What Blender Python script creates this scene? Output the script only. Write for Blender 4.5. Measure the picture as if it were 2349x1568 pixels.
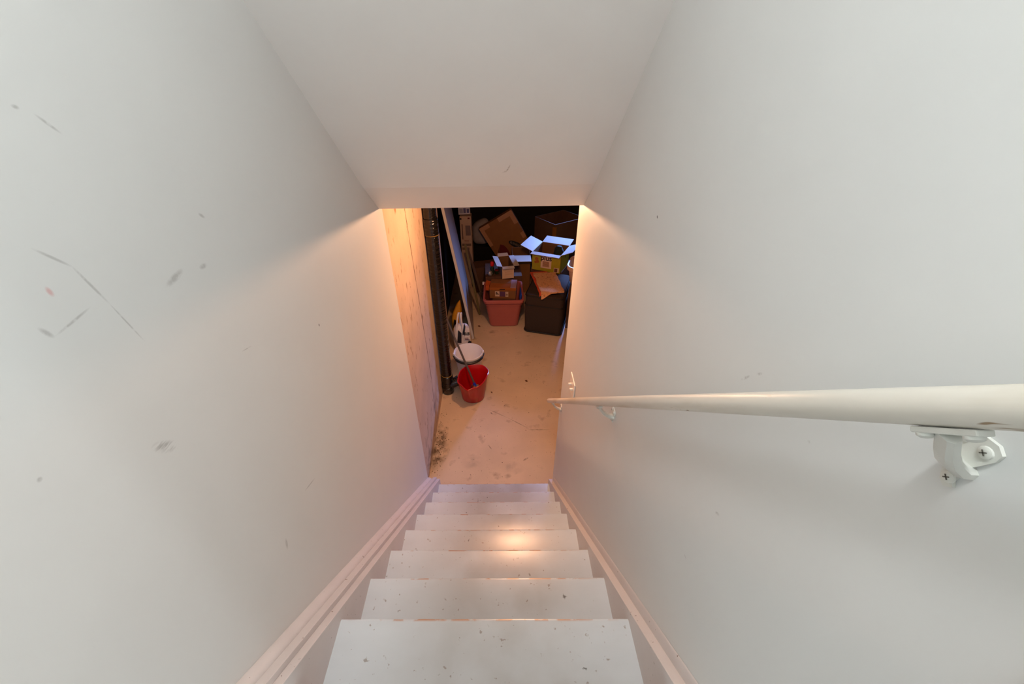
import bpy, bmesh, math, random
from mathutils import Vector, Matrix, noise
random.seed(7)
S = bpy.context.scene
COL = S.collection
for o in list(bpy.data.objects): bpy.data.objects.remove(o)

# ------------------------------------------------------------------ camera
F_PX, PITCH, YAW, ROLL, PU, EYE = 934.2, 0.5973, -0.0193, -0.0232, 1130.9, 2.8994
c_, s_ = math.cos(PITCH), math.sin(PITCH)
Rz = Matrix.Rotation(-YAW, 3, 'Z')
fwd = Rz @ Vector((0, c_, -s_)); rx = Rz @ Vector((1, 0, 0)); dn = Rz @ Vector((0, -s_, -c_))
cr, sr = math.cos(ROLL), math.sin(ROLL)
right = rx*cr - dn*sr; down = rx*sr + dn*cr
cam_d = bpy.data.cameras.new('camera'); cam = bpy.data.objects.new('camera', cam_d); COL.objects.link(cam)
m = Matrix((right, -down, -fwd)).transposed().to_4x4(); m.translation = (0, 0, EYE)
cam.matrix_world = m
cam_d.sensor_width = 36; cam_d.sensor_fit = 'HORIZONTAL'; cam_d.lens = F_PX*36/2349
cam_d.shift_x = (1174.5-PU)/2349; cam_d.clip_start = 0.01; cam_d.clip_end = 50
S.camera = cam

# ------------------------------------------------------------------ world, lights, exposure
W = bpy.data.worlds.new('world'); S.world = W; W.use_nodes = True
bg = W.node_tree.nodes['Background']; bg.inputs[0].default_value = (.75, .85, 1, 1); bg.inputs[1].default_value = .05
vs = S.view_settings
vs.view_transform = 'Standard'; vs.look = 'None'; vs.gamma = 1; vs.exposure = 0.0; vs.use_curve_mapping = False

def point(name, loc, power, col, r):
    l = bpy.data.lights.new(name, 'POINT'); l.energy = power; l.color = col; l.shadow_soft_size = r
    o = bpy.data.objects.new(name, l); o.location = loc; COL.objects.link(o); return o
def area(name, loc, to, power, col, sx, sy):
    l = bpy.data.lights.new(name, 'AREA'); l.energy = power; l.color = col; l.shape = 'RECTANGLE'; l.size = sx; l.size_y = sy
    o = bpy.data.objects.new(name, l); o.location = loc
    o.rotation_euler = (Vector(to)-Vector(loc)).to_track_quat('-Z', 'Y').to_euler(); COL.objects.link(o); return o
point('landing_lamp', (-.05, -.10, 4.00), 46, (.91, .97, 1), .085)         # ceiling lamp over the top landing
point('hall_lamp', (-.13, -1.6, 3.98), 15, (.90, .97, 1), .05)             # hallway behind the camera
point('hall_lamp_right', (1.75, -1.15, 3.7), 34, (.90, .97, 1.0), .05)
point('basement_bulb', (.13, 2.66, 2.245), 57, (1, .53, .29), .03)        # bare bulb just beyond the header
area('basement_window', (1.5, 7.14, 1.55), (.7, 5.4, .8), 21, (.22, .40, 1), .7, .4).data.spread = math.radians(50)   # small high daylight window at the back

# ------------------------------------------------------------------ materials
def lin(c):
    return tuple(((v/255/12.92) if v/255 <= .04045 else ((v/255+.055)/1.055)**2.4) for v in c) + (1,)
MATS = {}
def mat(name, rgb, rough=.6, var=.06, scale=30, bump=0.0, bdist=.004, metal=0.0, spec=.5, stretch=(1, 1, 1), coat=0.0):
    if name in MATS: return MATS[name]
    M = bpy.data.materials.new(name); M.use_nodes = True; MATS[name] = M
    nt = M.node_tree; N = nt.nodes; L = nt.links; b = N['Principled BSDF']
    b.inputs['Roughness'].default_value = rough; b.inputs['Metallic'].default_value = metal
    b.inputs['Specular IOR Level'].default_value = spec; b.inputs['Coat Weight'].default_value = coat
    col = lin(rgb)
    tc = N.new('ShaderNodeTexCoord'); mp = N.new('ShaderNodeMapping'); mp.inputs['Scale'].default_value = stretch
    L.new(tc.outputs['Object'], mp.inputs[0])
    nz = N.new('ShaderNodeTexNoise'); nz.inputs['Scale'].default_value = scale; nz.inputs['Detail'].default_value = 4
    L.new(mp.outputs[0], nz.inputs['Vector'])
    mr = N.new('ShaderNodeMapRange'); mr.inputs[1].default_value = .3; mr.inputs[2].default_value = .7
    mr.inputs[3].default_value = 1-var; mr.inputs[4].default_value = 1+var
    L.new(nz.outputs[0], mr.inputs[0])
    mx = N.new('ShaderNodeMix'); mx.data_type = 'RGBA'; mx.blend_type = 'MULTIPLY'; mx.inputs[0].default_value = 1
    mx.inputs[6].default_value = col; L.new(mr.outputs[0], mx.inputs[7])
    L.new(mx.outputs[2], b.inputs['Base Color'])
    M['col_out'] = 0
    if bump:
        bp = N.new('ShaderNodeBump'); bp.inputs['Strength'].default_value = bump; bp.inputs['Distance'].default_value = bdist
        L.new(nz.outputs[0], bp.inputs['Height']); L.new(bp.outputs[0], b.inputs['Normal'])
    return M
def base_link(M):
    b = M.node_tree.nodes['Principled BSDF']; return b, b.inputs['Base Color'].links[0].from_socket
def overlay(M, mask, rgb):
    """mix a stain colour over the base colour where mask is 1"""
    nt = M.node_tree; b, src = base_link(M)
    mx = nt.nodes.new('ShaderNodeMix'); mx.data_type = 'RGBA'; mx.inputs[7].default_value = lin(rgb)
    nt.links.new(mask, mx.inputs[0]); nt.links.new(src, mx.inputs[6]); nt.links.new(mx.outputs[2], b.inputs['Base Color'])
def mnode(M, op, a, bb=None, clamp=False):
    n = M.node_tree.nodes.new('ShaderNodeMath'); n.operation = op; n.use_clamp = clamp
    for i, v in enumerate((a, bb)):
        if v is None: continue
        if isinstance(v, (int, float)): n.inputs[i].default_value = v
        else: M.node_tree.links.new(v, n.inputs[i])
    return n.outputs[0]
def noise_out(M, scale, detail=4, stretch=(1, 1, 1), coord='Object'):
    nt = M.node_tree; tc = nt.nodes.new('ShaderNodeTexCoord'); mp = nt.nodes.new('ShaderNodeMapping')
    mp.inputs['Scale'].default_value = stretch; nt.links.new(tc.outputs[coord], mp.inputs[0])
    nz = nt.nodes.new('ShaderNodeTexNoise'); nz.inputs['Scale'].default_value = scale; nz.inputs['Detail'].default_value = detail
    nt.links.new(mp.outputs[0], nz.inputs['Vector']); return nz.outputs[0]
def ramp(M, v, a, b):
    n = M.node_tree.nodes.new('ShaderNodeMapRange'); n.inputs[1].default_value = a; n.inputs[2].default_value = b
    M.node_tree.links.new(v, n.inputs[0]); return n.outputs[0]
def sep(M, coord='Object'):
    nt = M.node_tree; tc = nt.nodes.new('ShaderNodeTexCoord'); sx = nt.nodes.new('ShaderNodeSeparateXYZ')
    nt.links.new(tc.outputs[coord], sx.inputs[0]); return sx.outputs
def stroke_mask(M, segs, plane, w, strength, breakup=None):
    """scuffs / cracks of their own shape: union of soft ellipses along the segments, in the surface's own coordinates"""
    nt = M.node_tree; total = None
    tc = nt.nodes.new('ShaderNodeTexCoord')
    for sg in segs:
        a0, b0, a1, b1 = sg[:4]; ww = sg[4] if len(sg) > 4 else w
        ca, cb = (a0+a1)/2, (b0+b1)/2; ln = max(math.hypot(a1-a0, b1-b0)/2*1.15, ww); th = math.atan2(b1-b0, a1-a0)
        mp = nt.nodes.new('ShaderNodeMapping'); mp.vector_type = 'TEXTURE'
        if plane == 'yz':
            mp.inputs['Location'].default_value = (0, ca, cb); mp.inputs['Rotation'].default_value = (th, 0, 0); mp.inputs['Scale'].default_value = (9, ln, ww)
        else:
            mp.inputs['Location'].default_value = (ca, cb, 0); mp.inputs['Rotation'].default_value = (0, 0, th); mp.inputs['Scale'].default_value = (ln, ww, 9)
        nt.links.new(tc.outputs['Object'], mp.inputs[0])
        vl = nt.nodes.new('ShaderNodeVectorMath'); vl.operation = 'LENGTH'; nt.links.new(mp.outputs[0], vl.inputs[0])
        r = ramp(M, vl.outputs['Value'], 1.0, .35)
        total = r if total is None else mnode(M, 'MAXIMUM', total, r)
    if breakup is not None: total = mnode(M, 'MULTIPLY', total, breakup)
    return mnode(M, 'MULTIPLY', total, strength, True)

wall_rgb = (214, 214, 211)
def paint(name): return mat(name, wall_rgb, .55, .012, 5, .0, spec=.3)
M_wl = paint('painted_drywall_left'); M_wr = paint('painted_drywall_right'); M_ce = mat('painted_drywall_ceiling', (242, 241, 238), .6, .012, 5, spec=.3); M_hall = paint('hall_paint')
overlay(M_wl, stroke_mask(M_wl, [[.563,2.86,.583,2.837],[.467,2.726,.497,2.69],[.497,2.69,.514,2.626],[.514,2.626,.531,2.55,.0018],[.417,2.644,.426,2.625,.004],[.43,2.626,.486,2.634],[.765,2.679,.778,2.667,.004],[.709,2.594,.731,2.591,.006],[.721,2.392,.758,2.382,.0015],[.723,1.9,.782,1.878,.003],[.585,1.891,.576,1.859,.006],[.541,2.871,.549,2.868,.003],[.62,2.60,.67,2.608,.008],[.312,2.495,.314,2.489,.004]], 'yz', .0026, .42, ramp(M_wl, noise_out(M_wl, 120), .2, .5)), (130, 126, 122))
overlay(M_wl, stroke_mask(M_wl, [[.445,2.399,.482,2.361,.012]], 'yz', .01, .5, ramp(M_wl, noise_out(M_wl, 90, 4, (1, .4, 2)), .45, .65)), (120, 116, 112))
overlay(M_wl, stroke_mask(M_wl, [[1.078,2.243,1.079,2.233]], 'yz', .004, .9), (40, 36, 34))
overlay(M_wl, stroke_mask(M_wl, [[.453,2.682,.455,2.668]], 'yz', .004, .5), (200, 120, 120))
overlay(M_wr, stroke_mask(M_wr, [[.504,2.489,.493,2.5],[.531,2.456,.516,2.476],[.459,2.191,.447,2.201,.004],[.841,1.424,.822,1.415],[.372,2.484,.369,2.482],[.485,1.995,.474,1.994,.002]], 'yz', .003, .45, ramp(M_wr, noise_out(M_wr, 120), .35, .6)), (125, 118, 112))
overlay(M_wr, stroke_mask(M_wr, [[1.039,2.575,1.03,2.57]], 'yz', .004, .8), (50, 44, 40))
overlay(M_ce, stroke_mask(M_ce, [[.02,1.70,.035,1.69],[.033,1.70,.05,1.66,.004]], 'xy', .005, .6, ramp(M_ce, noise_out(M_ce, 120), .35, .55)), (130, 118, 105))

# concrete walls with a crack and dirt
M_cw = mat('poured_concrete_wall', (202, 176, 150), .85, .07, 6, .25)
overlay(M_cw, ramp(M_cw, noise_out(M_cw, 22, 5, (1, 1, .45)), .62, .72), (150, 118, 88))
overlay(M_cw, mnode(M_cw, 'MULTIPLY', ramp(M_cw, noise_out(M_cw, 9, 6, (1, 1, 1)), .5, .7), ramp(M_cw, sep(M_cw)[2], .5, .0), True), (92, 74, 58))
overlay(M_cw, stroke_mask(M_cw, [[2.700,2.30,2.716,2.02],[2.708,2.14,2.728,1.90],[2.72,1.98,2.744,1.70],[2.736,1.80,2.757,1.52],[2.75,1.62,2.780,1.28],[2.77,1.38,2.806,1.02],[2.796,1.12,2.832,.76],[2.822,.86,2.836,.50],[2.83,.6,2.80,.02]], 'yz', .012, 1.0, ramp(M_cw, noise_out(M_cw, 45), .22, .42)), (92, 64, 42))
overlay(M_cw, stroke_mask(M_cw, [[2.224,1.906,2.226,1.791],[2.301,2.091,2.318,2.031],[2.239,2.162,2.236,2.114],[2.296,1.096,2.339,.895],[2.42,1.5,2.44,1.4],[2.55,1.7,2.56,1.6]], 'yz', .014, .6, ramp(M_cw, noise_out(M_cw, 80), .4, .6)), (120, 84, 56))
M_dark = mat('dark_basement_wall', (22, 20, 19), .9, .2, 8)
# concrete floor
M_fl = mat('concrete_floor', (214, 188, 156), .38, .07, 3.5, .06, spec=.5)
overlay(M_fl, ramp(M_fl, noise_out(M_fl, 7, 6), .60, .8), (150, 122, 96))
overlay(M_fl, ramp(M_fl, noise_out(M_fl, 55, 2), .70, .74), (95, 72, 54))
overlay(M_fl, stroke_mask(M_fl, [[-.123,3.046,.074,2.92],[.074,2.92,.268,2.777],[.266,2.76,.475,2.757]], 'xy', .006, .6, ramp(M_fl, noise_out(M_fl, 40), .3, .5)), (110, 84, 62))
overlay(M_fl, stroke_mask(M_fl, [[-.522,2.605,-.60,2.30,.09],[-.60,2.85,-.53,2.50,.06],[-.61,2.3,-.61,2.75,.05]], 'xy', .08, .85, ramp(M_fl, noise_out(M_fl, 16, 8), .36, .62)), (74, 58, 44))
overlay(M_fl, stroke_mask(M_fl, [[-.344,2.377,-.151,2.375,.09],[.003,2.326,.191,2.301,.08]], 'xy', .08, .35, ramp(M_fl, noise_out(M_fl, 14, 5), .35, .65)), (120, 104, 90))
overlay(M_fl, stroke_mask(M_fl, [[.196,2.391,.244,2.424],[-.1,3.002,-.078,2.971],[-.116,2.574,-.083,2.522,.006]], 'xy', .010, .7, ramp(M_fl, noise_out(M_fl, 60), .35, .5)), (90, 60, 40))

# stair paint
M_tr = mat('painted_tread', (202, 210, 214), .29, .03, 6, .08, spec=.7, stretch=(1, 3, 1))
oi = M_tr.node_tree.nodes.new('ShaderNodeObjectInfo')
def seeded_noise(M, scale, detail=4, stretch=(1, 1, 1)):
    nt = M.node_tree; tc = nt.nodes.new('ShaderNodeTexCoord'); mp = nt.nodes.new('ShaderNodeMapping'); mp.inputs['Scale'].default_value = stretch
    nt.links.new(tc.outputs['Object'], mp.inputs[0])
    cx = nt.nodes.new('ShaderNodeCombineXYZ'); nt.links.new(mnode(M, 'MULTIPLY', oi.outputs['Random'], 37.0), cx.inputs[2])
    ad = nt.nodes.new('ShaderNodeVectorMath'); nt.links.new(mp.outputs[0], ad.inputs[0]); nt.links.new(cx.outputs[0], ad.inputs[1])
    nz = nt.nodes.new('ShaderNodeTexNoise'); nz.inputs['Scale'].default_value = scale; nz.inputs['Detail'].default_value = detail
    nt.links.new(ad.outputs[0], nz.inputs['Vector']); return nz.outputs[0]
tx = sep(M_tr)
ctr = ramp(M_tr, mnode(M_tr, 'ABSOLUTE', mnode(M_tr, 'ADD', tx[0], -.05)), .40, .14)     # traffic wear with a soft cast shadow painted in, along the middle
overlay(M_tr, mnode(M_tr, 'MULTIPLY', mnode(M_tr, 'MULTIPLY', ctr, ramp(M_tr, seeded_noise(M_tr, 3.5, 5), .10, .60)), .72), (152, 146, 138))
overlay(M_tr, mnode(M_tr, 'MULTIPLY', ramp(M_tr, seeded_noise(M_tr, 60, 3), .68, .73), .6), (112, 88, 68))
overlay(M_tr, mnode(M_tr, 'MULTIPLY', ramp(M_tr, seeded_noise(M_tr, 34, 4), .71, .75), .8), (60, 50, 44))
edge = ramp(M_tr, mnode(M_tr, 'ABSOLUTE', tx[1]), .010, .002)                            # chipped nosing showing bare wood
overlay(M_tr, mnode(M_tr, 'MULTIPLY', mnode(M_tr, 'MULTIPLY', edge, ramp(M_tr, seeded_noise(M_tr, 22, 4), .50, .56)), ramp(M_tr, mnode(M_tr, 'ABSOLUTE', tx[0]), .42, .25)), (168, 108, 62))
M_ri = mat('painted_riser', (190, 186, 180), .5, .05, 12)
M_st = mat('painted_stringer', (206, 200, 197), .42, .03, 10, .03, spec=.4)
overlay(M_st, ramp(M_st, noise_out(M_st, 70, 3), .70, .74), (120, 100, 88))
M_rail = mat('worn_painted_handrail', (214, 208, 196), .38, .05, 40, .05, spec=.45, stretch=(.12, 1, 1))
overlay(M_rail, mnode(M_rail, 'MULTIPLY', ramp(M_rail, noise_out(M_rail, 26, 5, (.12, 1, 1)), .50, .72), .5), (176, 160, 132))
overlay(M_rail, ramp(M_rail, noise_out(M_rail, 60, 3, (.25, 1, 1)), .72, .76), (146, 120, 90))
M_brk = mat('painted_metal_bracket', (212, 212, 204), .32, .03, 60, .04, spec=.5)
M_slot = mat('dark_screw_slot', (92, 88, 80), .5)
M_plate = mat('white_switch_plastic', (240, 236, 228), .3, .0)

# store-room things
M_pipe = mat('black_abs_pipe', (17, 15, 14), .12, .2, 26, 1.0, bdist=.011, spec=.7, stretch=(.15, .15, 1.6))
M_ring = mat('pipe_glue_ring', (150, 118, 50), .5)
M_red = mat('red_plastic', (178, 12, 14), .28, .05, 8, spec=.5)
M_wpl = mat('white_plastic', (242, 234, 226), .35, .03, 8)
M_blk = mat('black_plastic', (24, 22, 22), .4, .1, 10)
M_mop = mat('grey_metal_mop_handle', (92, 82, 76), .4, .1, 30)
M_mopc = mat('grey_mop_strands', (128, 112, 98), .95, .2, 60)
M_blue = mat('blue_plastic', (30, 60, 190), .4)
M_bag = mat('white_plastic_bag', (226, 216, 208), .4, .05, 30, .2)
M_bagd = mat('dark_bag_contents', (34, 36, 44), .5, .2, 20, .2)
M_yel = mat('yellow_fabric', (206, 142, 16), .7, .15, 25, .3)
M_board = mat('white_board', (206, 200, 196), .6, .04, 8)
M_pink = mat('pink_plastic_tote', (178, 96, 88), .42, .03, 8, spec=.45)
M_trk = mat('dark_brown_fabric', (52, 40, 32), .9, .12, 140, .2)
M_trkp = mat('black_piping', (22, 20, 20), .6)
M_tow = mat('patterned_beige_towel', (222, 168, 120), .95, .10, 45, .5)
overlay(M_tow, mnode(M_tow, 'MULTIPLY', ramp(M_tow, noise_out(M_tow, 38, 3), .58, .66), .6), (150, 92, 60))
M_tow2 = mat('orange_towel', (214, 84, 44), .95, .10, 60, .4)
M_card = mat('brown_cardboard', (142, 96, 52), .85, .07, 12, .05)
M_cardd = mat('dark_brown_cardboard', (96, 66, 46), .85, .08, 12, .05)
M_liner = mat('white_carton_liner', (214, 206, 200), .7, .03, 10)
M_liner2 = mat('kraft_inside', (120, 84, 50), .85, .05, 12)
M_wcard = mat('white_carton_face', (224, 192, 158), .75, .04, 10)
M_wcards = mat('grey_carton_side', (120, 104, 104), .75, .04, 10)
M_green = mat('olive_green_print', (176, 164, 28), .6, .08, 20)
M_ink = mat('black_ink', (26, 24, 22), .6)
M_inkg = mat('grey_ink', (120, 100, 86), .7, .05)
M_paper = mat('pale_paper_label', (232, 204, 178), .7, .03)
M_purple = mat('purple_print', (104, 66, 104), .7)
M_maroon = mat('maroon_print', (104, 14, 14), .7, .1)
M_tan = mat('tan_tape', (182, 132, 92), .6, .05, 20)
M_orange = mat('orange_card', (196, 88, 16), .7, .08, 20)
M_sack = mat('grey_white_sack', (150, 144, 150), .7, .08, 14, .2)
M_tall = mat('tall_carton_face', (190, 164, 146), .7, .06, 8)
M_wood = mat('dark_stained_wood', (84, 60, 36), .6, .2, 14, .1, stretch=(1, 1, .2))
M_wood2 = mat('olive_stained_wood', (96, 84, 34), .6, .2, 14, .1, stretch=(1, 1, .2))
M_glass = mat('dark_green_bottle', (36, 52, 30), .15, .1)
M_redc = mat('red_cap', (214, 26, 22), .35)
M_foil = mat('silver_foil', (170, 168, 164), .3, .2, 40, .4, metal=.6)
M_bask = mat('cream_basket_plastic', (226, 190, 160), .4, .02)
M_cloth_dk = mat('dark_green_cloth', (34, 42, 30), .9, .2, 20, .3)
M_deb = mat('dry_dirt', (104, 82, 62), .95, .3, 40)
M_leaf = mat('dry_leaf', (104, 66, 40), .8, .2, 60)

# ------------------------------------------------------------------ mesh helpers
class MB:
    def __init__(s): s.v = []; s.f = []; s.m = []
    def add(s, vs, fs, mi=0):
        n = len(s.v); s.v += [tuple(v) for v in vs]
        for k, f in enumerate(fs): s.f.append(tuple(i+n for i in f)); s.m.append(mi[k] if isinstance(mi, (list, tuple)) else mi)
        return s
    def box(s, x0, x1, y0, y1, z0, z1, mi=0, M=None):
        vs = [Vector(p) for p in ((x0,y0,z0),(x1,y0,z0),(x1,y1,z0),(x0,y1,z0),(x0,y0,z1),(x1,y0,z1),(x1,y1,z1),(x0,y1,z1))]
        if M: vs = [M @ v for v in vs]
        return s.add(vs, [(0,3,2,1),(4,5,6,7),(0,1,5,4),(1,2,6,5),(2,3,7,6),(3,0,4,7)], mi)   # -z +z -y +x +y -x
    def prism(s, poly, axis, a, b, mi=0):
        """poly in the two other axes (x: yz, y: xz, z: xy), extruded from a to b"""
        n = len(poly)
        def P(p, t): return {'x': (t, p[0], p[1]), 'y': (p[0], t, p[1]), 'z': (p[0], p[1], t)}[axis]
        vs = [P(p, a) for p in poly]+[P(p, b) for p in poly]
        fs = [tuple(range(n-1, -1, -1)), tuple(range(n, 2*n))]+[(i, (i+1) % n, n+(i+1) % n, n+i) for i in range(n)]
        return s.add(vs, fs, mi)
    def slab(s, q, t, mi=0):
        q = [Vector(p) for p in q]; nrm = (q[1]-q[0]).cross(q[3]-q[0]).normalized()*t
        n = len(q); vs = q+[p-nrm for p in q]
        fs = [tuple(range(n)), tuple(range(2*n-1, n-1, -1))]+[(i, n+i, n+(i+1) % n, (i+1) % n) for i in range(n)]
        return s.add(vs, fs, mi)
    def loft(s, rings, cap0=True, cap1=True, mi=0):
        n = len(rings[0]); vs = [p for r in rings for p in r]; fs = []
        for k in range(len(rings)-1):
            for i in range(n): fs.append((k*n+i, k*n+(i+1) % n, (k+1)*n+(i+1) % n, (k+1)*n+i))
        if cap0: fs.append(tuple(range(n-1, -1, -1)))
        if cap1: fs.append(tuple((len(rings)-1)*n+i for i in range(n)))
        return s.add(vs, fs, mi)
    def tube(s, path, r, n=12, mi=0, cap=True):
        P = [Vector(p) for p in path]; rs = r if isinstance(r, (list, tuple)) else [r]*len(P); rings = []
        up = None
        for i, p in enumerate(P):
            t = (P[min(i+1, len(P)-1)]-P[max(i-1, 0)]).normalized()
            if up is None: up = Vector((0, 0, 1)) if abs(t.z) < .9 else Vector((1, 0, 0))
            a = t.cross(up).normalized(); b = a.cross(t).normalized(); up = b
            rings.append([p+(a*math.cos(2*math.pi*k/n)+b*math.sin(2*math.pi*k/n))*rs[i] for k in range(n)])
        return s.loft(rings, cap, cap, mi)
    def lathe(s, prof, c=(0, 0, 0), n=32, mi=0, sx=1, sy=1):
        rings = [[(c[0]+r*sx*math.cos(2*math.pi*k/n), c[1]+r*sy*math.sin(2*math.pi*k/n), c[2]+z) for k in range(n)] for r, z in prof]
        return s.loft(rings, True, True, mi)
    def build(s, name, mats, parent=None, smooth=False, bevel=0, sub=0, fix=True, **props):
        me = bpy.data.meshes.new(name); me.from_pydata(s.v, [], s.f)
        mats = mats if isinstance(mats, (list, tuple)) else [mats]
        for mm in mats: me.materials.append(mm)
        for p, i in zip(me.polygons, s.m): p.material_index = i
        if fix:
            bm = bmesh.new(); bm.from_mesh(me); bmesh.ops.recalc_face_normals(bm, faces=bm.faces); bm.to_mesh(me); bm.free()
        if smooth is True:
            for p in me.polygons: p.use_smooth = True
        elif smooth: me.shade_smooth() if False else None
        o = bpy.data.objects.new(name, me); COL.objects.link(o)
        if parent is not None: o.parent = parent
        if bevel:
            b = o.modifiers.new('bevel', 'BEVEL'); b.width = bevel; b.segments = 2; b.limit_method = 'ANGLE'; b.angle_limit = math.radians(40)
        if sub:
            d = o.modifiers.new('subdivision', 'SUBSURF'); d.levels = sub; d.render_levels = sub
        if smooth == 'auto':
            for p in me.polygons: p.use_smooth = True
            try: me.set_sharp_from_angle(angle=math.radians(35))
            except Exception: pass
        for k, v in props.items(): o[k] = v
        return o
def thing(name, label, cat, loc=(0, 0, 0), rot=(0, 0, 0), group=None):
    o = bpy.data.objects.new(name, None); COL.objects.link(o); o.empty_display_size = .1
    o.location = loc; o.rotation_euler = rot; o['label'] = label; o['category'] = cat
    if group: o['group'] = group
    return o
def tag(o, label, cat, group=None):
    o['label'] = label; o['category'] = cat
    if group: o['group'] = group
    return o
def text_obj(body, size, name, material, parent, M, bold=0.0, squeeze=1):
    cu = bpy.data.curves.new(name, 'FONT'); cu.body = body; cu.size = size; cu.align_x = 'CENTER'; cu.align_y = 'CENTER'; cu.extrude = .0006; cu.offset = bold
    t = bpy.data.objects.new('tmp_text', cu); COL.objects.link(t)
    dg = bpy.context.evaluated_depsgraph_get(); me = bpy.data.meshes.new_from_object(t.evaluated_get(dg))
    bpy.data.objects.remove(t); me.transform(Matrix.Diagonal((squeeze, 1, 1, 1))); me.materials.clear(); me.materials.append(material)
    o = bpy.data.objects.new(name, me); COL.objects.link(o); o.parent = parent; o.matrix_local = M
    return o
def rrect(x0, x1, y0, y1, r, z, n=5):
    pts = []
    for cx, cy, a0 in ((x1-r, y1-r, 0), (x0+r, y1-r, 90), (x0+r, y0+r, 180), (x1-r, y0+r, 270)):
        for k in range(n+1):
            a = math.radians(a0+90*k/n); pts.append((cx+r*math.cos(a), cy+r*math.sin(a), z))
    return pts
R = math.radians
FACE = Matrix.Rotation(R(90), 4, 'X')            # lays flat text/prints onto a face that looks towards -y
def face_print(name, poly, y, material, parent, t=.0012):
    return MB().prism(poly, 'y', y-t, y, 0).build(name, material, parent)
def rect(x0, x1, z0, z1): return [(x0, z0), (x1, z0), (x1, z1), (x0, z1)]

# ------------------------------------------------------------------ structure
XL, XR = -.563, .404
RUN, RISE, NY, NZ = .2097, .191, 2.0124, .191
SL = RISE/RUN
TOPZ = 9*RISE; HC = 4.17
def struct(o): o['kind'] = 'structure'; return o
def nl(y): return NZ+(NY-y)*SL
struct(MB().box(-.9, 3.7, 1.9, 8.1, -.1, 0).build('floor', M_fl))
struct(MB().box(-.70, XL, -.25, 2.0, 0, 4.3).build('wall_left', M_wl, bevel=.003))
struct(MB().box(XR, .52, -.25, 2.05, 0, 4.3).build('wall_right', M_wr, bevel=.005))
struct(MB().prism([(-.615, 2.0), (-.615, 4.15), (-.90, 4.15), (-.90, 2.0)], 'z', 0, 2.55).build('wall_basement_left', M_cw))
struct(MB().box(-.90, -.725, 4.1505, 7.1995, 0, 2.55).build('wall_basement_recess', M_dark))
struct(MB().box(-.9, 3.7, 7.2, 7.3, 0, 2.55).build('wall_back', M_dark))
wf = MB()
for (a, b, c, d) in ((1.10, 1.90, 1.30, 1.35), (1.10, 1.90, 1.75, 1.80), (1.10, 1.15, 1.35, 1.75), (1.85, 1.90, 1.35, 1.75), (1.485, 1.515, 1.35, 1.75)): wf.box(a, b, 7.165, 7.1995, c, d)
struct(wf.build('window_1', M_st))
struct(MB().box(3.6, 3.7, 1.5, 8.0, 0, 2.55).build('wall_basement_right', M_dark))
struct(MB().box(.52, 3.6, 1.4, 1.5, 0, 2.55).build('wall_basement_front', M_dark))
cpoly = [(-.0703, HC), (1.773, 2.481), (1.946, 2.345), (1.960, 2.349), (1.960, 2.56), (1.90, 2.60), (-.07, 4.32)]
struct(MB().prism(cpoly, 'x', XL-.01, XR+.01).build('ceiling', M_ce, bevel=.002))
struct(MB().box(-.9, 3.7, 1.961, 8.1, 2.55, 2.65).build('ceiling_basement', mat('wood_joist_ceiling', (150, 116, 80), .8, .1, 6)))
# landing and hallway behind the camera
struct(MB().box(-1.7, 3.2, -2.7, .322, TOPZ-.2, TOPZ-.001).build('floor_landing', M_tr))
struct(MB().box(-1.7, 3.2, -2.7, -.0705, HC, HC+.1).build('ceiling_hall', M_hall))
struct(MB().box(-1.7, 3.2, -2.8, -2.7, TOPZ, HC).build('wall_hall_back', M_hall))
struct(MB().box(-1.8, -1.7, -2.8, -.15, TOPZ, HC).build('wall_hall_left', M_hall))
struct(MB().box(3.2, 3.3, -2.8, -.15, TOPZ, HC).build('wall_hall_right', M_hall))
struct(MB().box(-1.8, -.70, -.25, -.15, TOPZ, HC).build('wall_hall_front', M_hall))
struct(MB().box(.52, 3.3, -.25, -.15, TOPZ, HC).build('wall_hall_front', M_hall))
struct(MB().box(.375, XR, .06, .10, TOPZ, 3.9).build('shadow_trim_1', M_st))  # unseen door casing, added to cast a vertical shadow edge on the right wall

# ------------------------------------------------------------------ staircase
stairs = thing('staircase', 'steep white painted wooden stairs with worn chipped treads leading down', 'stairs', (0, NY, 0))
X0, X1 = -.4871, .3729
cxs, hw = (X0+X1)/2, (X1-X0)/2
tread_me = None
for k in range(9):
    if tread_me is None:
        mb = MB(); prof = [(0.000, -.006), (.003, -.001), (.008, 0)]
        prof = [(.008, 0), (.002, -.003), (0, -.012), (.002, -.022), (.008, -.026), (.2396, -.026), (.2396, 0)]
        # y measured backwards (up the stairs) from the nosing; subdivided along x with a slightly worn edge
        n = 24; rings = []
        for i in range(n+1):
            x = -hw+2*hw*i/n; w = .0016*noise.noise(Vector((x*14, 3.1, 0)))
            rings.append([(x, -(p[0]+(w if j < 5 else 0)), p[1]+(w*.6 if j < 3 else 0)) for j, p in enumerate(prof)])
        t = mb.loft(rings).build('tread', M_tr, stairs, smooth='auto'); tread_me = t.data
    else:
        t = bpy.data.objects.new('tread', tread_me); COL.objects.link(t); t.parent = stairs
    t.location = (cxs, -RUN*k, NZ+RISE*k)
riser_me = MB().box(-hw, hw, -.015, 0, .0005, RISE-.0265).build('riser', M_ri, stairs)
riser_me.location = (cxs, -.03, 0); rm = riser_me.data
for k in range(1, 9):
    r_ = bpy.data.objects.new('riser', rm); COL.objects.link(r_); r_.parent = stairs; r_.location = (cxs, -.03-RUN*k, RISE*k)
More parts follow.
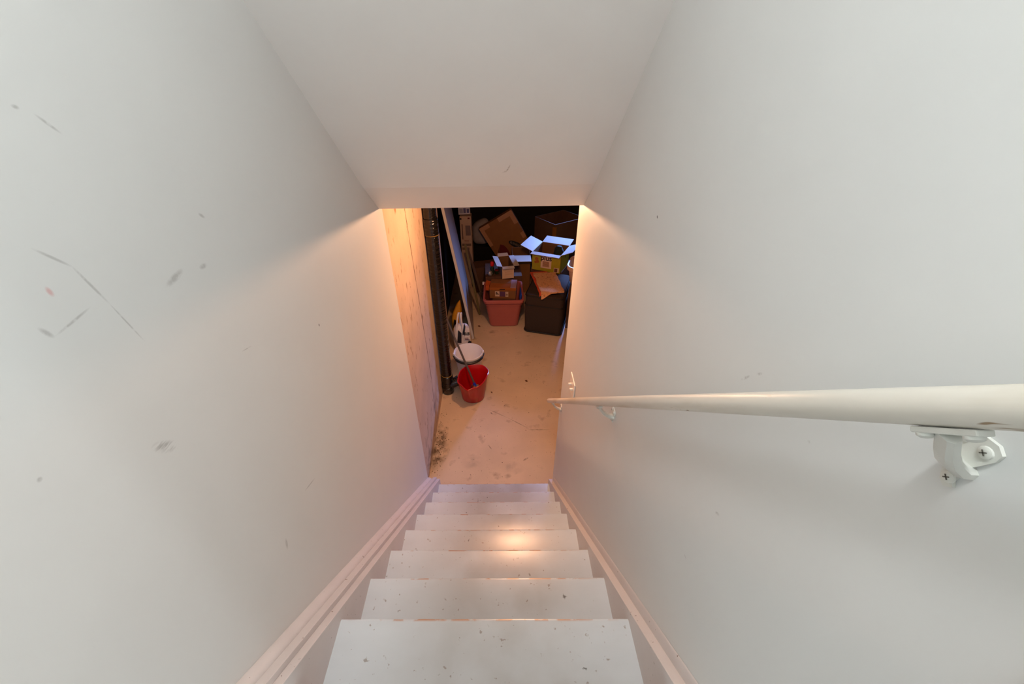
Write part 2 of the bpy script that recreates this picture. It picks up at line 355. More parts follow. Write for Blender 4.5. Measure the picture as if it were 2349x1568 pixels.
def skirt(name, xa, xb, h, label=None, y_end=2.065, rounded=None, depth=.28):
    """board that follows the pitch; plumb cut at the foot, top edge h above the nosing line"""
    ys = y_end; yt = .26
    poly = [(ys-NY, max(nl(ys)+h, .02)), (yt-NY, nl(yt)+h), (yt-NY, nl(yt)-depth), (ys-NY+(-.16), .001), (ys-NY, .001)]
    mb = MB()
    if rounded is None: mb.prism(poly, 'x', xa, xb)
    else:                                       # rounded cap moulding against the wall
        rings = []
        for y in (ys, yt):
            z = nl(y)+h; ring = []
            for k in range(7):
                a = R(90*k/6); ring.append((xb+(xa-xb)*math.sin(a), y-NY, z+rounded*math.cos(a)))
            ring += [(xa, y-NY, z-.02), (xb, y-NY, z-.02)]
            rings.append(ring)
        mb.loft(rings)
    return mb.build(name, M_st, stairs, bevel=.0015 if rounded is None else 0, smooth='auto' if rounded else False)
skirt('stringer', -.5110, X0, .0435)
skirt('skirt_board', -.5355, -.5111, .0655, y_end=2.062)
skirt('cap_moulding', -.5345, XL+.0005, .0640, rounded=.022, y_end=2.0)
skirt('stringer', X1, XR-.0005, .0378, y_end=2.05)
skirt('cap_moulding', .3985, XR-.0005, .0380, rounded=.045, y_end=2.0)

# ------------------------------------------------------------------ handrail
rail = thing('handrail', 'worn cream painted round wooden handrail along the right wall', 'handrail', (0, 0, 0))
XRL, HR, RR = .342, .864, .0156
ya, yb = 2.150, .02
def rp(y, dh=0): return Vector((XRL, y, nl(y)+HR+dh))
dirv = (rp(yb)-rp(ya)).normalized(); upn = Vector((0, -dirv.z, dirv.y)); upn = upn if upn.z > 0 else -upn
qa = dirv.to_track_quat('X', 'Z').to_matrix().to_4x4(); qa.translation = rp(ya)
ln = (rp(yb)-rp(ya)).length
mb = MB(); n = 24
path = [(0, .0), (.0025, .45), (.008, .78), (.016, .95), (.03, 1)]+[(.03+(ln-.03)*i/20, 1) for i in range(1, 21)]
mb.loft([[(d, f*RR*math.cos(2*math.pi*k/n), f*RR*math.sin(2*math.pi*k/n)) for k in range(n)] for d, f in path if f > 0])
ro = mb.build('rail', M_rail, rail, smooth='auto'); ro.matrix_local = qa
def bracket(yw, zw):
    """wall plate with three screws, an arm and a saddle strip screwed under the rail. (yw, zw): the plate's middle on the wall"""
    b = bpy.data.objects.new('bracket', None)
    xs = XR
    # plate outline in (y,z) about the middle, from the photograph: two screws up-front, one low
    pl = [(.024, .034), (.020, .038), (-.012, .038), (-.018, .033), (-.0175, .025), (-.008, .006), (-.006, -.014), (-.009, -.019), (-.003, -.024), (.003, -.020), (.006, -.012), (.013, .008), (.024, .027)]
    mb = MB(); n = len(pl)
    mb.prism([(yw+p[0], zw+p[1]) for p in pl], 'x', xs-.0035, xs-.0002)
    # arm: flat bar swept from the plate out and up under the rail
    ye = yw-.017; under = nl(ye)+HR-RR/math.cos(math.atan(SL))-.003
    P = [(xs-.002, yw-.002, zw+.002), (xs-.012, yw-.004, zw+.005), (xs-.028, yw-.008, zw+.018), (xs-.044, yw-.013, zw+.035), (XRL+.002, ye, under-.004)]
    wd = [.0125, .0115, .0095, .0085, .008]; th = [.0065, .006, .0058, .0055, .005]
    rings = []
    for i, p in enumerate(P):
        p = Vector(p); t = (Vector(P[min(i+1, 4)])-Vector(P[max(i-1, 0)])).normalized()
        a = Vector((0, 1, 0)); a = (a-t*a.dot(t)).normalized(); nn = t.cross(a)
        rings.append([p+a*wd[i]*ca+nn*th[i]*sa for ca, sa in ((1, .5), (.6, 1), (-.6, 1), (-1, .5), (-1, -.5), (-.6, -1), (.6, -1), (1, -.5))])
    mb.loft(rings)
    body = mb.build('bracket', M_brk, rail, smooth='auto', bevel=0)
    # saddle strip below the rail
    mb = MB(); c = rp(yw-.005) - upn*(RR+.0030)
    Mx = Matrix((Vector((1, 0, 0)), dirv, upn)).transposed().to_4x4(); Mx.translation = c
    mb.box(-.0065, .0065, -.024, .024, -.0022, .0028, 0, Mx)
    mb.build('saddle_strip', M_brk, body, bevel=.001)
    sc = MB(); Ms = Mx.copy()
    for k, off in enumerate((-.018, .016)):
        q = MB(); n2 = 12
        q.loft([[Mx @ Vector((r*math.cos(2*math.pi*i/n2), off+r*math.sin(2*math.pi*i/n2), z)) for i in range(n2)] for r, z in ((.0062, -.002), (.0060, -.0045), (.0035, -.0065), (.0004, -.007))])
        q.build('screw', M_brk, body, smooth='auto')
    for (sy, sz) in ((.010, .027), (-.009, .027), (-.002, -.013)):
        q = MB(); n2 = 14
        q.loft([[(xs-.0045-d, yw+sy+r*math.cos(2*math.pi*i/n2), zw+sz+r*math.sin(2*math.pi*i/n2)) for i in range(n2)] for r, d in ((.0058, -.001), (.0055, .0004), (.0036, .0013), (.0004, .0014))])
        for ang in (45, 135):
            ca, sa = math.cos(R(ang)), math.sin(R(ang)); l, w = .0027, .0005
            q.slab([(xs-.0061, yw+sy+l*ca-w*sa, zw+sz+l*sa+w*ca), (xs-.0061, yw+sy-l*ca-w*sa, zw+sz-l*sa+w*ca), (xs-.0061, yw+sy-l*ca+w*sa, zw+sz-l*sa-w*ca), (xs-.0061, yw+sy+l*ca+w*sa, zw+sz+l*sa-w*ca)], .0004, 1)
        q.build('screw', [M_brk, M_slot], body, smooth='auto')
    return body
bracket(.238, 2.600); bracket(1.060, 1.848); bracket(1.985, 1.004)

# light switch
sw = thing('light_switch', 'white two-gang wall switch plate above the foot of the handrail', 'light switch', (XR, 1.732, 1.415))
MB().box(-.006, -.0002, -.062, .062, -.058, .058).build('switch_plate', M_plate, sw, bevel=.003)
for yy in (.023, -.023):
    MB().prism([(-.022, .006), (-.022, -.001), (-.006, -.006), (-.006, .006)], 'y', yy-.005, yy+.005).build('toggle', M_plate, sw, bevel=.001)

# ------------------------------------------------------------------ drain pipe
pp = thing('drain_pipe', 'glossy black vertical drain pipe against the concrete wall', 'pipe', (-.5555, 3.32, 0))
PR = .0555
MB().lathe([(PR, .24), (PR, .9), (PR, 1.5), (PR, 1.74)], n=40).build('pipe', M_pipe, pp, smooth='auto')
MB().lathe([(PR+.006, 1.74), (PR+.0075, 1.75), (PR+.0075, 1.86), (PR+.006, 1.874)], n=40).build('coupling', M_pipe, pp, smooth='auto')
MB().lathe([(PR, 1.874), (PR, 2.54)], n=40).build('pipe', M_pipe, pp, smooth='auto')
MB().lathe([(PR+.0015, .238), (PR+.003, .241), (PR+.0015, .245)], n=40).build('glue_ring', M_ring, pp, smooth='auto')
MB().lathe([(PR+.002, 1.733), (PR+.004, 1.737), (PR+.002, 1.741)], n=40).build('glue_ring', M_ring, pp, smooth='auto')
mb = MB().lathe([(PR+.001, .004), (PR+.006, .012), (PR+.006, .085), (PR+.002, .09), (PR+.002, .165), (PR+.008, .17), (PR+.008, .232), (PR+.001, .238)], n=40)
mb.tube([(.03, 0, .105), (.075, .012, .125), (.105, .02, .135)], [.052, .052, .052], 24)
mb.tube([(.098, .018, .131), (.125, .025, .14)], .058, 24)
mb.build('tee_fitting', M_pipe, pp, smooth='auto')

# ------------------------------------------------------------------ buckets and mop
red = thing('bucket', 'red plastic mop bucket with pouring lips on the concrete floor', 'bucket', (-.272, 3.225, 0))
rim_pts = [(-.422,3.15),(-.412,3.26),(-.373,3.352),(-.325,3.405),(-.252,3.421),(-.186,3.408),(-.141,3.365),(-.120,3.301),(-.131,3.21),(-.170,3.113),(-.223,3.053),(-.277,3.043),(-.311,3.022),(-.342,3.042),(-.376,3.084),(-.409,3.112)]
rim_c = [Vector((x+.272, y-3.225)) for x, y in rim_pts]
def cat_closed(P, sub=4):
    out = []; n = len(P)
    for i in range(n):
        p0, p1, p2, p3 = P[i-1], P[i], P[(i+1) % n], P[(i+2) % n]
        for k in range(sub):
            t = k/sub; out.append(.5*((2*p1)+(p2-p0)*t+(2*p0-5*p1+4*p2-p3)*t*t+(3*p1-p0-3*p2+p3)*t**3))
    return out
RC = cat_closed(rim_c)
def red_ring(f, z, off=0.0, lip=0.0):
    out = []
    for p in RC:
        a = math.atan2(p.y, p.x)
        e = Vector((.118*math.cos(a)-.012, .112*math.sin(a)+.014))   # base oval
        q = e.lerp(p, f); l = q.length; q = q*((l+off)/l)
        zz = z+lip*(.012*math.cos(2*a+.6)+.004*math.cos(5*a))
        out.append((q.x, q.y, zz))
    return out
mb = MB()
mb.loft([red_ring(0, .002, -.012), red_ring(0, .012), red_ring(.45, .14), red_ring(.8, .225), red_ring(.97, .283, 0, 1), red_ring(1, .286, .006, 1), red_ring(1, .294, .006, 1), red_ring(1, .297, 0, 1), red_ring(1, .292, -.005, 1), red_ring(.78, .225, -.005), red_ring(.43, .14, -.005), red_ring(0, .02, -.006)], True, True)
mb.build('bucket_body', M_red, red, smooth='auto')
mop = thing('mop', 'grey mop handle leaning out of the red bucket towards the pipe', 'mop', (-.252, 3.27, .03))
MB().tube([(0, 0, .07), (-.345, .285, .95)], .0105, 14).build('mop_handle', M_mop, mop, smooth='auto')
MB().tube([(.004, -.003, .055), (-.022, .018, .122)], [.019, .014], 14).build('mop_socket', M_blue, mop, smooth='auto', label='blue plastic socket')
mb = MB()
for k in range(26):
    a = random.uniform(0, 6.283); r1 = random.uniform(.035, .085); ph = random.uniform(-.5, .5)
    pts = [(.006*math.cos(a), .006*math.sin(a), .055)]
    pts[0] = (pts[0][0], pts[0][1], .085)
    for i in range(1, 6):
        t = i/5; rr = r1*math.sin(t*1.6)
        pts.append((rr*math.cos(a+ph*t), .9*rr*math.sin(a+ph*t)+.0, max(.006, .088-.07*t*t+.016*math.sin(t*9+k)*(1-t))))
    mb.tube(pts, .006, 6)
mb.build('mop_strands', M_mopc, mop, smooth='auto', kind='stuff')

wb = thing('bucket', 'round white plastic bucket with black bail handle behind the red bucket', 'bucket', (-.345, 3.655, 0))
mb = MB().lathe([(.118, .002), (.124, .008), (.150, .24), (.153, .262), (.160, .266), (.1635, .285), (.161, .292), (.157, .292), (.154, .285), (.147, .24), (.119, .012)], n=48)
mb.build('bucket_body', M_wpl, wb, smooth='auto')
pts = []
for k in range(25):
    a = R(188+(352-188)*k/24+8); t = math.sin(math.pi*k/24)
    pts.append((.171*math.cos(a), .171*math.sin(a)-.004, .272-.018*t))
MB().tube(pts, [.006]*4+[.0125]*17+[.006]*4, 10).build('bail_handle', M_blk, wb, smooth='auto', label='black bail handle')
for a in (196, 0):
    MB().box(-.014, .014, -.008, .008, -.02, .024).build('handle_ear', M_wpl, wb, bevel=.003).matrix_local = Matrix.Translation((.163*math.cos(R(a)), .163*math.sin(R(a)), .275)) @ Matrix.Rotation(R(a+90), 4, 'Z')

# ------------------------------------------------------------------ shopping bag, yellow bag
def blob(rings_def, n=28, nz=.012, seed=0, c=(0, 0, 0), freq=9):
    rings = []
    for (z, rx_, ry_, ox, oy) in rings_def:
        ring = []
        for k in range(n):
            a = 2*math.pi*k/n; ca, sa = math.cos(a), math.sin(a)
            e = .72
            x = rx_*abs(ca)**e*(1 if ca >= 0 else -1); y = ry_*abs(sa)**e*(1 if sa >= 0 else -1)
            p = Vector((x+ox, y+oy, z)); d = nz*noise.noise(p*freq+Vector((seed, seed*2.3, 0)))
            l = math.hypot(x, y) or 1
            ring.append((p.x+x/l*d*2, p.y+y/l*d*2, max(p.z+(d*.8 if z > .02 else 0), .002)))
        rings.append(ring)
    return MB().loft(rings)
bag = thing('plastic_bag', 'crumpled white plastic shopping bag with dark print beside the leaning board', 'bag', (-.455, 4.13, 0))
blob([(.002, .075, .08, 0, 0), (.03, .092, .098, 0, 0), (.10, .096, .10, 0, 0), (.18, .09, .09, .004, 0), (.25, .076, .06, .006, .004), (.30, .055, .035, .008, .006)], nz=.014, seed=3).build('bag_body', M_bag, bag, smooth=True, sub=1)
for x0, x1, top in ((-.062, -.012, -.022), (.022, -.012, .0)):
    pts = [(x0, -.088, .12), (x0+.004, -.085, .22), (x0*.6, -.055, .33), (top, -.02, .43), (top+.012, .012, .435), (x1*.6, .03, .33), (x1, .04, .25)]
    rings = []
    for i, p in enumerate(pts):
        w = .015-.003*math.sin(i); rings.append([(p[0]-w, p[1], p[2]), (p[0], p[1]-.005, p[2]+.004), (p[0]+w, p[1], p[2]), (p[0], p[1]+.004, p[2]-.004)])
    MB().loft(rings).build('bag_handle', M_bag, bag, smooth=True, sub=1)
MB().slab([(-.045, -.105, .13), (.0, -.109, .13), (.006, -.092, .235), (-.026, -.09, .27)], .004).build('dark_gap', M_bagd, bag)
MB().slab([(.015, -.096, .22), (.035, -.09, .215), (.05, -.072, .30), (.04, -.06, .335)], .004).build('dark_gap', M_bagd, bag)
MB().slab([(.058, -.108, .03), (.098, -.098, .04), (.105, -.09, .135), (.078, -.1, .15), (.05, -.11, .09)], .004).build('printed_patch', M_bagd, bag)
MB().slab([(.032, -.0995, .16), (.09, -.0915, .165), (.086, -.066, .285), (.046, -.0705, .285)], .003).build('bag_panel', M_bag, bag)
Mt = Matrix.Translation((.062, -.0905, .226)) @ Matrix.Rotation(R(8), 4, 'Z') @ Matrix.Rotation(R(77), 4, 'X')
text_obj('R8', .046, 'bag_lettering', M_ink, bag, Mt, .001, 1.1)
Mt2 = Matrix.Translation((.058, -.0985, .185)) @ Matrix.Rotation(R(8), 4, 'Z') @ Matrix.Rotation(R(77), 4, 'X')
for k in range(2):
    MB().box(-.02, .018, -.005, .0, -.0005, .0008).build('red_print_line', M_maroon, bag).matrix_local = Mt2 @ Matrix.Translation((0, -.013*k, 0))
bag.scale = (1.14, 1.0, 1.2)
yb_ = thing('yellow_bag', 'crumpled yellow cloth bag with black patch behind the white shopping bag', 'bag', (-.525, 4.42, 0))
blob([(.002, .06, .09, 0, 0), (.05, .075, .10, 0, 0), (.2, .07, .08, -.004, 0), (.32, .058, .06, -.01, 0), (.42, .042, .04, .012, 0), (.50, .018, .02, .036, 0), (.535, .006, .006, .052, 0)], nz=.018, seed=8).build('bag_body', M_yel, yb_, smooth=True, sub=1)
MB().slab([(-.055, -.092, .18), (-.005, -.098, .18), (-.002, -.088, .27), (-.035, -.082, .29)], .012).build('black_patch', M_blk, yb_)

# ------------------------------------------------------------------ leaning white board and wood strips
bd = thing('leaning_board', 'tall white board leaning on edge against the concrete wall', 'board', (-.323, 4.34, .002), (0, R(-8.4), R(4.4)))
MB().box(-.030, 0, 0, 1.04, .0, 1.82).build('board_panel', M_board, bd, bevel=.002)
MB().box(.0002, .002, .004, 1.036, .004, 1.816).build('face_shade', mat('shaded_board_face', (150, 146, 148), .6, .05, 8), bd)  # added grey sheet over the white board; the face's shade is in its colour
for (loc, rx_, ry_, L_, wv, dv, mm, lab) in (((-.285, 4.93, .003), -20, -11, .98, .030, .012, M_wood2, 'olive stained wood strip leaning on the right of the white board'),
                                 ((-.236, 5.30, .003), -14, -16, .80, .034, .012, M_wood, 'dark brown wood strip leaning behind the pink tote')):
    o = MB().box(0, wv, 0, dv, 0, L_).build('wood_strip', mm, bevel=.002); o.location = loc; o.rotation_euler = (R(rx_), R(ry_), 0); tag(o, lab, 'wood strip')

# ------------------------------------------------------------------ cartons
def carton(root, w, d, h, m_out, m_in, t=.006, top=False, side=None):
    """open (or closed) box standing on the root; front at y=0, x centred"""
    mb = MB(); a = w/2; so = 2 if side else 0
    mb.box(-a, a, 0, t, 0, h, [0, 0, 0, 0, 1, 0]); mb.box(-a, a, d-t, d, 0, h, [0, 0, 1, 0, 0, 0])
    mb.box(-a, -a+t, t, d-t, 0, h, [so, so, so, 1, so, so]); mb.box(a-t, a, t, d-t, 0, h, [so, so, so, so, so, 1])
    mb.box(-a+t, a-t, t, d-t, 0, t, [0, 1, 0, 0, 0, 0])
    if top: mb.box(-a+t, a-t, t, d-t, h-t, h)
    return mb.build('carton_body', [m_out, m_in]+([side] if side else []), root)
def flap(root, side, w, d, h, L_, ang, m_, t=.005, inset=.0, label=None):
    a = w/2; ca, sa = math.cos(R(ang)), math.sin(R(ang))
    E = {'front': ((-a, 0), (a, 0), (0, -1)), 'back': ((a, d), (-a, d), (0, 1)), 'left': ((-a, d), (-a, 0), (-1, 0)), 'right': ((a, 0), (a, d), (1, 0))}[side]
    p0, p1, o_ = E; ex = Vector((p1[0]-p0[0], p1[1]-p0[1], 0)).normalized()*inset
    q0, q1 = Vector((*p0, h)), Vector((*p1, h)); off = Vector((o_[0]*ca, o_[1]*ca, sa))*L_
    f_ = MB().slab([q1, q0, q0+off+ex, q1+off-ex], -t).build('flap', m_, root)
    if label: f_['label'] = label
    return f_
# pink tote
tote = thing('storage_tote', 'open dusty pink plastic storage tote standing on the floor', 'storage bin', (0, 0, 0))
def tr_ring(z, k, grow=0.0, r=.055):
    x0 = -.125+(-.180+.125)*k; x1 = .252+(.298-.252)*k; y0 = 4.625+(4.535-4.625)*k; y1 = 4.985+(5.065-4.985)*k
    return rrect(x0-grow, x1+grow, y0-grow, y1+grow, r, z)
mb = MB().loft([tr_ring(.002, 0, -.012), tr_ring(.012, 0), tr_ring(.36, .86), tr_ring(.362, .86, .008), tr_ring(.376, .9, .008), tr_ring(.378, .9), tr_ring(.40, .95), tr_ring(.402, .95, .020), tr_ring(.440, 1, .024), tr_ring(.450, 1, .020), tr_ring(.451, 1, .004), tr_ring(.445, 1, -.004), tr_ring(.40, .95, -.005), tr_ring(.02, .02, -.006)])
mb.build('tote_body', M_pink, tote, smooth='auto')
MB().box(-.222, -.195, 5.02, 5.05, .425, .462).build('latch', M_wpl, tote, bevel=.003, label='small white latch')
# shoe box in the tote
sb = thing('shoe_box', 'brown shoe box with picture label lying in the pink tote', 'box', (.049, 4.768, .345), (0, 0, R(-6)))
sw_, sd_, sh_ = .350, .262, .155
MB().box(-sw_/2+.004, sw_/2-.004, .004, sd_-.004, 0, sh_-.03).build('box_body', M_card, sb, bevel=.002)
MB().box(-sw_/2, sw_/2, 0, sd_*.52, sh_-.036, sh_).build('lid', mat('orange_brown_lid', (172, 98, 30), .8, .06, 14), sb, bevel=.002)
MB().box(-sw_/2, sw_/2, sd_*.53, sd_, sh_-.036, sh_+.002).build('lid_rear_half', M_card, sb, bevel=.002)
MB().box(.10, .172, .012, sd_-.01, sh_+.0005, sh_+.004).build('purple_paper', mat('lilac_paper', (176, 150, 176), .7), sb)
face_print('finger_slot', rect(-.04, .03, sh_-.026, sh_-.014), -.0002, M_ink, sb)
face_print('picture_label', rect(-.10, -.042, .03, .105), .0035, M_paper, sb)
face_print('boot_picture', [(-.092, .058), (-.092, .095), (-.074, .095), (-.068, .078), (-.05, .068), (-.048, .058)], .0022, M_inkg, sb)
face_print('purple_label', rect(-.040, .034, .032, .10), .0035, M_purple, sb)
face_print('code_label', rect(.036, .074, .028, .10), .0035, M_paper, sb)
for z in (.042, .058, .066, .084): face_print('code_bar', rect(.042, .068, z, z+.006), .0022, M_inkg, sb)
sup = thing('packed_carton', 'closed carton packed at the bottom of the pink tote under the shoe box', 'box', (.06, 4.665, .022), (0, 0, 0))
carton(sup, .29, .28, .320, M_cardd, M_liner2, top=True)
oc = thing('small_orange_box', 'small orange box with raised lid left of the shoe box', 'box', (-.151, 4.865, .42), (R(-4), 0, R(-8)))
MB().box(-.026, .022, 0, .10, 0, .07).build('box_body', M_orange, oc, bevel=.001)
MB().slab([(-.028, .012, .076), (.026, .0, .073), (.028, .10, .092), (-.028, .105, .102)], .004).build('lid', M_orange, oc)
o = MB().box(-.005, .005, 0, .20, 0, .12).build('blue_folder', mat('bright_blue_card', (40, 90, 210), .5), None); o.location = (.272, 4.62, .36); o.rotation_euler = (0, R(6), 0); tag(o, 'blue folder standing between shoe box and right side of the tote', 'folder')
# dark carton behind the tote carrying the white open box
cd_ = thing('brown_carton', 'closed dark brown carton behind the pink tote carrying the white box', 'box', (.07, 5.12, 0), (0, 0, R(2)))
carton(cd_, .50, .46, .50, M_cardd, M_liner2, top=True)
wbx = thing('white_box', 'small open white box with four raised flaps on the dark carton', 'box', (.127, 5.048, .503), (0, 0, R(10)))
carton(wbx, .158, .355, .176, M_wcard, M_liner2, .004, side=M_wcards)
flap(wbx, 'front', .158, .355, .176, .055, -14, M_liner, .003)
flap(wbx, 'back', .158, .355, .176, .055, 30, M_liner, .003, .01)
flap(wbx, 'left', .158, .355, .176, .075, 12, M_liner, .003)
flap(wbx, 'right', .158, .355, .176, .075, 0, M_liner, .003)
for z in (.115, .1, .085, .07, .055): face_print('print_line', rect(-.045, .06, z, z+.003), -.0001, mat('faint_ink', (190, 148, 110), .8), wbx)
# bottle and small things left of the white box
bt = thing('bottle', 'dark green bottle with red cap left of the white box', 'bottle', (-.088, 5.20, .502))
MB().lathe([(.024, 0), (.028, .004), (.028, .085), (.020, .105), (.013, .118), (.013, .128)], n=20).build('bottle_body', M_glass, bt, smooth='auto')
MB().lathe([(.024, .124), (.026, .130), (.026, .166), (.020, .178), (.006, .182)], n=20).build('cap', M_redc, bt, smooth='auto')
fo = blob([(0.002, .03, .03, 0, 0), (.02, .036, .034, 0, 0), (.05, .028, .026, .004, 0), (.075, .008, .008, .006, 0)], 16, .012, 4, freq=25).build('foil_pouch', M_foil, smooth=True); fo.location = (-.118, 5.165, .502); tag(fo, 'crumpled silver pouch left of the red capped bottle', 'pouch')
jr = thing('jar', 'short jar with dark red lid right of the red capped bottle', 'jar', (-.025, 5.20, .503))
MB().lathe([(.024, 0), (.026, .004), (.026, .05)], n=18).build('jar_body', M_glass, jr, smooth='auto')
MB().lathe([(.027, .05), (.027, .066), (.02, .07)], n=18).build('lid', M_maroon, jr, smooth='auto')

# dark fabric trunk with towels
tk = thing('fabric_trunk', 'large dark brown fabric trunk with black piping at the right', 'trunk', (.323, 4.497, 0), (0, 0, R(-16.5)))
TW, TD, TH = .475, .70, .55
mb = MB().loft([rrect(.012, TW-.012, .012, TD-.012, .045, .002), rrect(0, TW, 0, TD, .05, .03), rrect(-.006, TW+.006, -.008, TD+.006, .05, .28), rrect(0, TW, 0, TD, .05, TH-.03), rrect(.012, TW-.012, .012, TD-.012, .05, TH-.004), rrect(.05, TW-.05, .05, TD-.05, .03, TH)])
mb.build('trunk_body', M_trk, tk, smooth='auto')
for z, g in ((.022, .002), (.405, .006), (TH-.022, .001)):
    ring = rrect(-g, TW+g, -g, TD+g, .05, z, 6); ring.append(ring[0])
    MB().tube(ring, .006 if z > .1 else .011, 8, cap=False).build('piping', M_trkp, tk, smooth='auto')
def sheet(corners, nu, nv, zf, thick, name, material, seed):
    """folded cloth: bilinear sheet with a height function, solidified"""
    A, B, C_, D = [Vector(c) for c in corners]; vs = []; fs = []
    for j in range(nv+1):
        for i in range(nu+1):
            u, v = i/nu, j/nv; p = A.lerp(B, u).lerp(D.lerp(C_, u), v)
            w = .016*noise.noise(Vector((u*4+seed, v*5, seed)))
            p = p+Vector((w*(1 if 0 < v < 1 else 1.4), w, 0)); vs.append((p.x, p.y, zf(p.x, p.y)+.006*noise.noise(Vector((p.x*16, p.y*16, seed)))))
    for j in range(nv):
        for i in range(nu): k = j*(nu+1)+i; fs.append((k, k+1, k+nu+2, k+nu+1))
    o = MB().add(vs, fs).build(name, material, smooth=True, fix=False)
    sm = o.modifiers.new('solidify', 'SOLIDIFY'); sm.thickness = thick; sm.offset = 1
    b = o.modifiers.new('bevel', 'BEVEL'); b.width = thick*.35; b.segments = 2; b.limit_method = 'ANGLE'
    sd = o.modifiers.new('subdivision', 'SUBSURF'); sd.levels = 1; sd.render_levels = 1
    return o
def trunk_top(x, y):
    s_front = (y-4.497)-(x-.323)*(-.296)          # distance behind the trunk's front edge
    return TH+.010-(0 if s_front > .03 else min(.10, (.03-s_front)*1.0))
t2 = sheet([(.498, 4.455, 0), (.60, 4.46, 0), (.66, 5.10, 0), (.425, 5.10, 0)], 8, 18, trunk_top, .014, 'towel', M_tow2, 5)
tag(t2, 'orange towel folded under the beige patterned towel', 'towel')
t1 = sheet([(.515, 4.405, 0), (.80, 4.455, 0), (.765, 5.02, 0), (.462, 5.02, 0)], 10, 18, lambda x, y: trunk_top(x, y)+.018, .022, 'towel', M_tow, 2)
tag(t1, 'folded beige speckled towel on top of the dark trunk', 'towel')

# green printed carton with white flaps, on a carton behind the trunk
cc = thing('brown_carton', 'closed brown carton behind the dark trunk under the green box', 'box', (.655, 5.20, 0), (0, 0, R(-24)))
carton(cc, .44, .46, .548, M_cardd, M_liner2, top=True)
gb = thing('green_box', 'open olive green printed carton with white flaps on the carton behind trunk', 'box', (.642, 5.155, .55), (0, 0, R(-25.5)))
GW, GD, GH = .40, .39, .255
carton(gb, GW, GD, GH, M_green, M_liner2, .005)
flap(gb, 'front', GW, GD, GH, .080, -4, M_liner, .004, .0)
flap(gb, 'back', GW, GD, GH, .19, 8, M_liner, .004, .0)
flap(gb, 'left', GW, GD, GH, .19, 20, M_liner, .004, .0)
flap(gb, 'right', GW, GD, GH, .16, 22, M_liner, .004, .03)
face_print('white_panel', rect(-.075, .075, .045, .252), -.0001, M_paper, gb)
text_obj('plus', .098, 'brand_lettering', M_ink, gb, Matrix.Translation((0, -.0022, .188)) @ FACE, .002)
face_print('text_block', rect(-.048, .045, .065, .142), -.0014, mat('beige_print', (196, 150, 112), .7), gb)
for z in (.075, .09, .105, .12, .135): face_print('print_line', rect(-.044, .04, z, z+.004), -.0026, M_inkg, gb)
for (x, z, r_) in ((-.135, .16, .026), (-.12, .125, .022), (-.15, .115, .02)):
    face_print('fruit_print', [(x+r_*math.cos(2*math.pi*k/10), z+r_*math.sin(2*math.pi*k/10)) for k in range(10)], -.0001-.0003*(z > .12), mat('orange_brown_print', (168, 100, 24), .7, .1), gb)
face_print('code_label', rect(.115, .185, .01, .075), -.0001, M_paper, gb)
face_print('code_block', rect(.122, .165, .016, .066), -.0014, mat('brown_ink', (110, 70, 54), .7), gb)
bo = blob([(.002, .07, .07, 0, 0), (.06, .09, .08, 0, 0), (.16, .08, .07, 0, 0), (.24, .05, .045, 0, 0), (.27, .015, .015, 0, 0)], 20, .02, 11, freq=12).build('cloth_bundle', M_cloth_dk, smooth=True); bo.location = (.838, 5.322, .557); tag(bo, 'dark green cloth bundle stuffed in the open green box', 'cloth')
ob = MB().lathe([(.004, .0), (.03, .008), (.045, .03), (.045, .05), (.03, .075), (.004, .083)], n=18).build('ball', M_orange, smooth=True); ob.location = (.792, 5.152, .557); tag(ob, 'small orange ball inside the open green box', 'ball')
ob.scale = (.9, .9, 2.3)

# carton with a single white flap, between white box and green box
cb = thing('brown_carton', 'brown carton with one white flap between white box and green box', 'box', (.335, 5.60, 0), (0, 0, 0))
carton(cb, .262, .34, .60, M_card, M_liner2, .005)
flap(cb, 'front', .262, .34, .60, .20, -3, M_liner, .004)
flap(cb, 'back', .262, .34, .60, .12, -80, M_card, .004)
# tilted flat carton with oval logo
tb = thing('tilted_carton', 'large flat brown carton tipped on one corner with black oval logo', 'box', (.163, 6.2, .004), (0, R(-30), 0))
MB().box(0, .574, 0, .10, 0, .92).build('carton_body', M_card, tb, bevel=.003)
def L2(X, Z): dx, dz = X-.163, Z-.004; return (dx*.866+dz*.5, -dx*.5+dz*.866)
def wp(*pts): return [L2(*p) for p in pts]
for poly in (rect(.574-.25, .574, .92-.072, .92), rect(.574-.066, .574, .92-.22, .92-.073), rect(0, .165, .92-.066, .92), rect(0, .058, .92-.34, .92-.067), rect(.514, .574, .44, .54)):
    face_print('tape_corner', poly, -.0001, M_tan, tb)
cx_, cz_ = .034, .33
face_print('maroon_print', wp((.034, .545), (.085, .535), (.13, .49), (.17, .43), (.20, .36), (.205, .26), (-.01, .26), (.01, .40)), -.0001, M_maroon, tb)
face_print('tan_band', wp((.012, .43), (.030, .545), (.006, .40), (-.015, .26), (-.045, .26), (-.02, .40)), -.0001, M_tan, tb)
face_print('dark_print', wp((.245, .25), (.25, .42), (.28, .455), (.335, .44), (.37, .36), (.40, .25)), -.0001, M_ink, tb)
lx, lz = L2(.283, .538)
ov = []
for k in range(28):
    a = 2*math.pi*k/28; px, pz = .132*math.cos(a), .045*math.sin(a); th = R(-25-30)
    ov.append((lx+px*math.cos(th)-pz*math.sin(th), lz+px*math.sin(th)+pz*math.cos(th)))
face_print('oval_logo', ov, -.0001, M_ink, tb)
text_obj('ELEMENTS', .046, 'logo_lettering', mat('logo_grey', (128, 120, 112), .7), tb, Matrix.Translation((lx, -.0022, lz)) @ FACE @ Matrix.Rotation(R(-55), 4, 'Z'), .0005)
